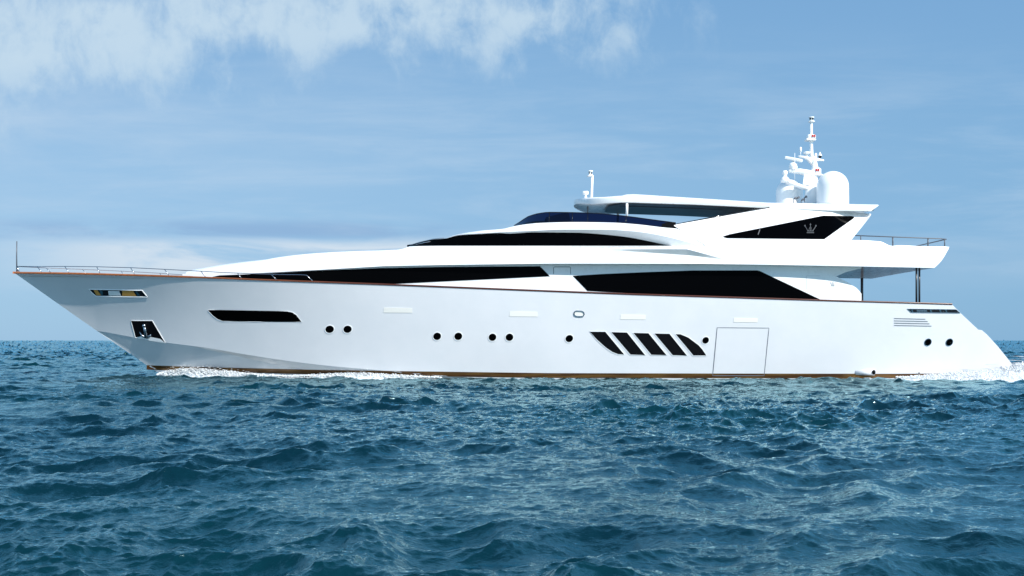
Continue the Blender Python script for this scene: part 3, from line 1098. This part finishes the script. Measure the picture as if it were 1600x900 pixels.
ribbon(mb, [(1184.5, 366.5), (1187.5, 358.2)], 1.4, arch_s, 0.03)
mb.build('emblem_stroke', 'emblem', aw, merge=0, recalc=False)
mb = MB()
mb.tube([P(1054, 351, 2.40), P(1110, 340.2, 2.21), P(1202, 324.2, 1.84)], 0.022, 8)
mb.build('arch_trim', 'dark_lens', arch)

# ---------- hardtop
HT_T = lin((2.2, 6.43), (2.6, 6.39), (3.3, 6.362), (4.03, 6.40), (4.12, 6.45), (4.4, 6.445), (9.1, 6.145), (13.2, 6.075))
HT_Bt = lin((2.2, 6.20), (2.6, 6.17), (3.1, 6.14), (4.0, 6.165), (4.3, 6.16), (6.4, 6.09), (9.1, 5.96), (11.5, 5.86), (13.2, 5.86))
X0, XW, X1 = 2.30, 4.1, 13.03


def ht_w(x, w=1.85):
    if x < XW:
        u = (XW - x) / (XW - X0)
        return w * max(1 - u**2.3, 0.0) ** (1 / 2.3)
    return w


xs = [X0 + (XW - X0) * (1 - math.cos(i * math.pi / 2 / 18)) for i in range(19)] + frange(XW + .02, X1, .2)[1:]
mb = MB()
cols = []
for x in xs:
    w = ht_w(x)
    zt, zb = HT_T(x), HT_Bt(x)
    taper = min(1.0, (x - X0) / 0.5)
    zb2 = zb + (zt - zb) * 0.35 * (1 - taper)
    bt = 0.22 * min(1, (X1 - x) / 1.2 + .25)
    cols.append([Vector((x, -0.0, zt + 0.16 * w / 1.85)), Vector((x, -w * .6, zt + .10 * w / 1.85)), Vector((x, -w * .96, zt + .02)), Vector((x, -w, zt - .025)), Vector((x, -w, (zt + zb2) / 2)),
                 Vector((x, -w * .985, zb2 + .01)), Vector((x, -w * .93, zb2 - .0)), Vector((x, -w * .9, zb2 + .03)), Vector((x, -w * .5, zb2 + .05)), Vector((x, 0, zb2 + .06))])
mb.grid(cols, True, True)
for k, p in enumerate(cols[-1]):
    if k >= 4:
        p.x -= 0.12 if k == 4 else 0.24
mb.v, mb.f, mb.sm = [], [], []
mb.grid(cols, True, True)
mb.poly(cols[-1] + [Vector((p.x, -p.y, p.z)) for p in cols[-1][::-1][1:-1]])
ht = sharpen(mb.build('hardtop', 'house', yacht), 35)
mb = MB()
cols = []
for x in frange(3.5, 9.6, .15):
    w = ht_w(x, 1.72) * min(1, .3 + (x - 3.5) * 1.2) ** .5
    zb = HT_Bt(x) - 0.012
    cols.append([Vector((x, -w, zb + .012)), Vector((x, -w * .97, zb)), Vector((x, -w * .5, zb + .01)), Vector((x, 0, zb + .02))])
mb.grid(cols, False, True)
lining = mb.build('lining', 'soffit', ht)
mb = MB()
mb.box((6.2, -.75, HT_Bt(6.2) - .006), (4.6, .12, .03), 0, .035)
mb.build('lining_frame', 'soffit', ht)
# struts between windscreen and hardtop
mb = MB()
mb.tube([P(979.3, 338.5, 1.75), P(979.8, 315, 1.75)], 0.045, 10)
mb.build('hardtop_strut', 'equip', yacht)
mb = MB()
q0, q1 = P(979.3, 338.5, 1.75), P(979.8, 315, 1.75)
mb.tube([(q0.x, -q0.y, q0.z - .3), (q1.x, -q1.y, q1.z)], 0.045, 10)
mb.build('hardtop_strut', 'equip', yacht)
mb = MB()
mb.tube([P(918, 334, 0.5), P(918.5, 322, 0.5)], 0.032, 8)
mb.build('hardtop_strut', 'grey_gear', yacht)

# forward light mast and searchlight on the hardtop
mb = MB()
mb.tube([P(924.2, 312, .3), P(924.6, 295, .3), P(925.6, 274, .3)], 0.055, 12, 0.045)
mb.lathe([(.0, 0), (.11, .0), (.13, .03), (.05, .06), (0, .06)], P(921.8, 276, .3), 16)
lm = mb.build('light_mast', 'equip', yacht)
mb = MB()
mb.lathe([(0, 0), (.085, 0), (.085, .04), (.065, .05), (.065, .14), (.09, .15), (.09, .19), (0, .2)], P(922.6, 274.6, .3), 16)
mb.build('lantern', 'equip', lm)
mb = MB()
for dx in (-1.9, 1.6):
    mb = MB()
    q = P(922.6 + dx, 270.3, .36)
    mb.box((q.x, q.y - .01, q.z), (.035, .03, .06))
    mb.build('lens', 'dark_lens', lm)
mb = MB()
c = P(915, 304, .5)
mb.lathe([(0, -.14), (.05, -.14), (.06, -.1), (.03, -.05), (.03, .02), (0, .02)], c, 12)
mb.lathe([(0, -.11), (.07, -.10), (.075, .06), (.06, .1), (0, .11)], (c.x, c.y, c.z + .06), 14, axis='x')
mb.build('searchlight', 'equip', yacht)

# ---------- satellite domes
def dome(cx, base_py, top_py, half_px, b):
    r = half_px * (DC - b) / F
    z1 = P(cx, top_py, b).z
    x = P(cx, base_py, b).x
    z0 = HT_T(x) + 0.02
    h = z1 - z0
    cyl = max(h - r * 0.98, 0.05)
    prof = [(0, 0), (r * .80, 0), (r * .90, .05), (r * 1.0, .1), (r * 1.0, .14)]
    prof += [(r * (1 - .01 * t), .14 + (cyl - .14) * t) for t in (.5, 1)]
    prof += [(r * .99 * math.cos(a), cyl + (h - cyl) * math.sin(a)) for a in [math.pi / 2 * k / 10 for k in range(1, 10)]] + [(0, h)]
    mb = MB()
    mb.lathe(prof, (x, -b, z0), 40)
    o = mb.build('satellite_dome', 'equip', yacht)
    return o


dome(1301, 316, 267.6, 24.6, 0.75)
dome(1233.5, 317, 280, 20.8, -0.75)

# ---------- radar mast
def Pm(px, py, b=0.0):
    return P(px, py, b)


mb = MB()
sec = [(1266.5, 322, .30, .20), (1268, 300, .23, .16), (1271, 275, .16, .12), (1273.5, 262, .12, .10), (1272, 250, .09, .08), (1268, 243, .07, .07), (1267.6, 221, .055, .055), (1267.8, 190, .05, .05)]
rings = []
for x, y, rx, ry in sec:
    c = Pm(x, y)
    rings.append([Vector((c.x + math.cos(a) * rx, c.y + math.sin(a) * ry, c.z)) for a in [2 * math.pi * k / 14 for k in range(14)]])
mb.grid(rings, True, close=True)
mb.poly(rings[-1])
mast = mb.build('radar_mast', 'equip', yacht)


def arm(pts, name='mast_arm', ry=0.16):
    """flat swept arm: (px, py_top, py_bottom) along"""
    m = MB()
    rg = []
    for i, (x, a, b) in enumerate(pts):
        yy = ry * (0.5 + .5 * i / max(len(pts) - 1, 1))
        t, o = Pm(x, a), Pm(x, b)
        rg.append([Vector((t.x, -yy * .7, t.z)), Vector((t.x, -yy, (t.z + o.z) / 2)), Vector((o.x, -yy * .6, o.z)), Vector((o.x, yy * .6, o.z)), Vector((t.x, yy, (t.z + o.z) / 2)), Vector((t.x, yy * .7, t.z))])
    m.grid(rg, True, close=True)
    m.poly(rg[0])
    m.poly(rg[-1])
    return m.build(name, 'equip', mast)


arm([(1232, 265.5, 269), (1238, 264.5, 270.2), (1250, 264, 272), (1262, 266, 275), (1272, 268, 279)])
arm([(1247.5, 243, 245.8), (1256, 244, 247.6), (1262, 245, 251), (1268, 247, 258)], ry=.1)
arm([(1287, 249.5, 252), (1281, 248.2, 251.4), (1274, 246.6, 252), (1268, 246, 258)], ry=.1)
arm([(1228, 281, 287), (1238, 284, 289.5), (1250, 288, 294.5), (1264, 292, 298)], ry=.14)
m = MB()
m.grid([[Pm(1256.5, 272, .12), Pm(1267, 274, .12), Pm(1266, 290, .12), Pm(1254.5, 288, .12)], [Pm(1256.5, 272, -.12), Pm(1267, 274, -.12), Pm(1266, 290, -.12), Pm(1254.5, 288, -.12)]], False, close=True)
m.poly([Pm(1256.5, 272, .12), Pm(1267, 274, .12), Pm(1266, 290, .12), Pm(1254.5, 288, .12)])
m.build('mast_strut', 'equip', mast)
# radar scanner on its pedestal
m = MB()
c = Pm(1239.5, 266)
m.lathe([(0, 0), (.13, 0), (.12, .04), (.16, .10), (.16, .2), (.12, .26), (.06, .29), (.05, .34), (0, .34)], c, 18)
m.build('radar_pedestal', 'equip', mast)
m = MB()
c = Pm(1239.5, 250)
m.box((c.x, c.y - .05, c.z + .02), (.66, .16, .11), -0.5, 0.26, .03)
m.build('radar_scanner', 'equip', mast)
# camera / searchlight on the forward bracket
m = MB()
c = Pm(1226.5, 284, 0.1)
m.lathe([(0, -.02), (.14, -.02), (.16, .04), (.15, .12), (.09, .17), (.07, .2), (.075, .26), (.1, .3), (.1, .36), (.07, .41), (0, .42)], c, 18)
cm = m.build('mast_camera', 'equip', mast)
# lamp platforms
m = MB()
c = Pm(1267.5, 215)
m.box((c.x - .01, 0, c.z + .02), (.30, .3, .16), 0, 0, .03)
m.box((c.x - .04, 0, c.z - .09), (.36, .34, .07), 0, 0.05, .02)
m.build('lamp_platform', 'equip', mast)
m = MB()
c = Pm(1277, 268)
m.box((c.x, 0, c.z + .0), (.24, .26, .26), 0, 0, .04)
m.box((c.x + .01, 0, c.z - .14), (.32, .3, .06), 0, 0, .02)
m.build('lamp_platform', 'equip', mast)
for x, y, bb in ((1269.6, 212.2, .16), (1273, 212.2, .16), (1275.6, 265.6, .14), (1279, 265.6, .14)):
    q = Pm(x, y, bb)
    m = MB()
    m.box((q.x, q.y, q.z), (.05, .05, .085))
    m.build('navigation_lamp', 'red_lens', mast)
m = MB()
c = Pm(1268, 190.5)
m.lathe([(0, -.02), (.12, -.01), (.13, .02), (.06, .05), (.075, .06), (.075, .14), (.1, .15), (.1, .18), (0, .19)], c, 16)
m.build('masthead_lantern', 'equip', mast)
m = MB()
for dx in (-2.2, 2.0):
    m = MB()
    q = Pm(1268 + dx, 185.4, .08)
    m.box((q.x, q.y, q.z), (.045, .04, .07))
    m.build('lens', 'dark_lens', mast)
# whip aerials and pods on the upper arms
m = MB()
c = Pm(1251, 244)
m.tube([c, c + Vector((0, 0, .2))], .012, 6)
m.lathe([(0, .14), (.03, .16), (.045, .24), (.04, .32), (0, .35)], c, 12)
m.build('antenna_pod', 'equip', mast)
m = MB()
c = Pm(1260.5, 245)
m.lathe([(0, 0), (.05, 0), (.04, .08), (.1, .10), (.14, .13), (.13, .17), (.05, .19), (0, .19)], c, 16)
m.build('antenna_pod', 'equip', mast)
m = MB()
c = Pm(1274.7, 249)
m.lathe([(0, 0), (.045, 0), (.045, .2), (.03, .23), (0, .23)], c, 12)
m.build('antenna_pod', 'equip', mast)
m = MB()
c = Pm(1281.3, 249)
m.lathe([(0, .12), (.085, .12), (.06, .18), (.03, .22), (.015, .27), (0, .27)], c, 12)
hb = m.build('navigation_pod', 'equip', mast)
m = MB()
m.lathe([(0, .0), (.02, .02), (.07, .115), (.07, .118), (0, .118)], c, 12)
m.build('dark_cone', 'dark_lens', mast)
m = MB()
m.tube([Pm(1241.8, 281, .3), Pm(1241.8, 239, .3)], .009, 6)
m.build('whip_aerial', 'equip', mast)
# horns and small gear at the mast foot
m = MB()
for x, y, l in ((1240, 311, .2), (1245, 310, .18), (1252, 313, .22), (1257, 309, .16)):
    c = Pm(x, y, .3)
    m.tube([c, c + Vector((l * .5, 0, .05))], .02, 8, .05)
    m.tube([c + Vector((0, 0, -.16)), c], .015, 6)
m.build('horn', 'grey_gear', yacht)

# ---------- railings
def railing(name, top, posts, b_of, r=0.014, parent=yacht, mat='rail', low=None):
    mb = MB()
    mb.tube([P(x, y, b_of(x)) for x, y in top], r, 6, mirror=True)
    for (x0, y0, x1, y1) in posts:
        mb.tube([P(x0, y0, b_of(x0)), P(x1, y1, b_of(x1))], r * .9, 6, mirror=True)
    return mb.build(name, mat, parent)


def bow_b(x):
    return max(SHEER_B(x) - 0.08, 0.04)


railing('bow_railing', [(26, 416.2), (60, 416.4), (100, 416.2), (151, 416.8), (204, 418.2), (257, 420.8), (314, 423.8), (371, 426.8), (424, 428.8), (470, 429.4), (479, 430), (489.5, 440)],
        [(29, 426, 26, 416), (66, 426.4, 58, 416.4), (109, 427.5, 101, 416.2), (157, 428.6, 151, 416.8), (211, 430, 204, 418.2), (265, 432, 257, 420.8), (322, 434, 314, 423.8), (378, 436, 371, 426.8), (433, 438.5, 424, 428.8)], bow_b)
mb = MB()
mb.tube([P(26.3, 426, 0.0), P(26.0, 400, 0.0), P(26.3, 377, 0.0)], 0.026, 8, 0.02)
mb.build('jackstaff', 'grey_gear', yacht)
ar_b = lambda x: 3.12
mb = MB()
mb.tube([P(1336, 368, 3.0), P(1400, 370.4, 3.1), P(1470, 373, 3.1), P(1478.5, 373.8, 3.05)], 0.02, 6, mirror=True)
q = P(1478.5, 373.8, 3.05)
mb.tube([q, (q.x, 0, q.z), (q.x, -q.y, q.z)], 0.02, 6)
for x, yb, yt, r in ((1345, 377, 368.4, .02), (1395, 386, 370.2, .026), (1450, 387, 372.2, .026), (1476, 387, 373.6, .022)):
    mb.tube([P(x, yb, 3.08), P(x, yt, 3.08)], r, 6, mirror=True)
mb.build('aft_deck_railing', 'grey_gear', yacht)


# ------------------------------------------------------------------ foam thrown up by the hull
def foam_ridge(name, label, cols, seed, n_drop, size=(0.012, 0.05), mist=0, spray=None):
    """bumpy churned ridge: cols of (centre x, centre y, half width, height) plus loose clots and drops"""
    rng = random.Random(seed)
    nr = np.random.default_rng(seed)
    mb = MB()
    # ridge surface with rough heights
    xs = np.array([c[0] for c in cols])
    tab = np.array(cols)
    n = int((xs[-1] - xs[0]) / 0.035)
    m = 26
    gx = np.linspace(xs[0], xs[-1], n)
    cy, hw, ht = [np.interp(gx, xs, tab[:, k]) for k in (1, 2, 3)]

    def vnoise(nx, ny, cx, cyy):
        g = nr.random((cx + 3, cyy + 3))
        u = np.linspace(0, cx, nx)
        v = np.linspace(0, cyy, ny)
        i = u.astype(int)
        j = v.astype(int)
        a = (u - i)[:, None]
        b = (v - j)[None, :]
        a = a * a * (3 - 2 * a)
        b = b * b * (3 - 2 * b)
        return (g[i][:, j] * (1 - a) + g[i + 1][:, j] * a) * (1 - b) + (g[i][:, j + 1] * (1 - a) + g[i + 1][:, j + 1] * a) * b
    L = xs[-1] - xs[0]
    nz = 0.45 * vnoise(n, m, int(L * 1.6), 3) + 0.33 * vnoise(n, m, int(L * 5), 7) + 0.3 * vnoise(n, m, int(L * 14), 14)
    rows = []
    for i in range(n):
        r = []
        for j in range(m):
            t = j / (m - 1) * 2 - 1
            prof = max(1 - t * t, 0) ** 0.8
            z = -0.15 + prof * (0.09 + ht[i] * (0.05 + 1.9 * nz[i, j] ** 2.0))
            r.append((gx[i] + 0.05 * (nz[i, j] - .5), cy[i] + t * hw[i] + 0.06 * (nz[i, (j * 5) % m] - .5), z))
        rows.append(r)
    mb.grid(rows, True)
    # clots and drops
    base = [(0, 0, 1), (0.94, 0, -.33), (-.47, .82, -.33), (-.47, -.82, -.33)]
    oct_ = [(1, 0, 0), (-1, 0, 0), (0, 1, 0), (0, -1, 0), (0, 0, 1), (0, 0, -1)]
    of = [(0, 2, 4), (2, 1, 4), (1, 3, 4), (3, 0, 4), (2, 0, 5), (1, 2, 5), (3, 1, 5), (0, 3, 5)]
    for k in range(n_drop):
        x = rng.uniform(xs[0], xs[-1])
        c, w, h = [float(np.interp(x, xs, tab[:, q])) for q in (1, 2, 3)]
        if rng.random() > h / max(tab[:, 3]) + .15:
            continue
        y = c + rng.gauss(0, .5) * w
        t = min(abs(y - c) / w, 1)
        z = (1 - t * t) * h * (0.1 + 1.25 * rng.random() ** 1.3) + rng.uniform(-.02, .02)
        s = size[0] + (size[1] - size[0]) * rng.random() ** 2.5
        sx, sy, sz = s * rng.uniform(.7, 1.5), s * rng.uniform(.7, 1.3), s * rng.uniform(.5, 1.1)
        mb.add([(x + p[0] * sx, y + p[1] * sy, z + p[2] * sz) for p in oct_], of, True)
    for k in range(mist):
        x = rng.uniform(xs[0], xs[-1])
        c, w, h = [float(np.interp(x, xs, tab[:, q])) for q in (1, 2, 3)]
        if rng.random() > (h / max(tab[:, 3])) ** 1.5:
            continue
        z = h * (0.5 + abs(rng.gauss(0, .55)))
        s = rng.uniform(.005, .013)
        mb.add([(x + p[0] * s, c + rng.gauss(0, .35) * w + p[1] * s, z + p[2] * s) for p in oct_], of, True)
    for (q, s) in (spray or []):
        mb.add([(q.x + p[0] * s, q.y + p[1] * s, q.z + p[2] * s) for p in oct_], of, True)
    o = mb.build(name, 'foam', None, merge=0.0)
    o['kind'] = 'stuff'
    o['label'] = label
    o['category'] = 'foam'
    return o


def side_cols(spec):
    out = []
    for px, gap, hw, h in spec:
        q = P(px, 586, hull_b(px, 586))
        out.append((q.x, q.y - gap, hw, h))
    return out


foam_ridge('bow_wave', 'white bow wave foam and spray curling along the forward hull',
           side_cols([(246, .05, .1, .02), (262, .12, .2, .12), (290, .25, .34, .19), (330, .4, .4, .17), (380, .55, .4, .10), (425, .6, .35, .04), (455, .45, .3, .02),
                      (490, .3, .3, .05), (530, .25, .3, .09), (570, .25, .3, .11), (610, .2, .25, .07), (650, .2, .2, .04), (690, .15, .15, .0)]), 3, 14000, (0.008, 0.035), 3000)
stern = [(P(1395, 586, 3.2).x, -3.7, .3, .02)]
for px, y, hw, h in ((1420, -3.8, .4, .03), (1450, -3.9, .7, .08), (1480, -4.0, .9, .12), (1510, -4.0, 1.1, .18), (1540, -3.9, 1.3, .19), (1570, -3.7, 1.6, .22), (1594, -3.1, 2.0, .36), (1640, -2.0, 3.0, .46), (1750, -1.0, 3.8, .3)):
    stern.append(((px - 800) * (DC + y) / F, y, hw, h))
foam_ridge('stern_wash', 'white churned wash foam breaking beside and behind the stern', stern, 9, 26000, (0.007, 0.04), 700)
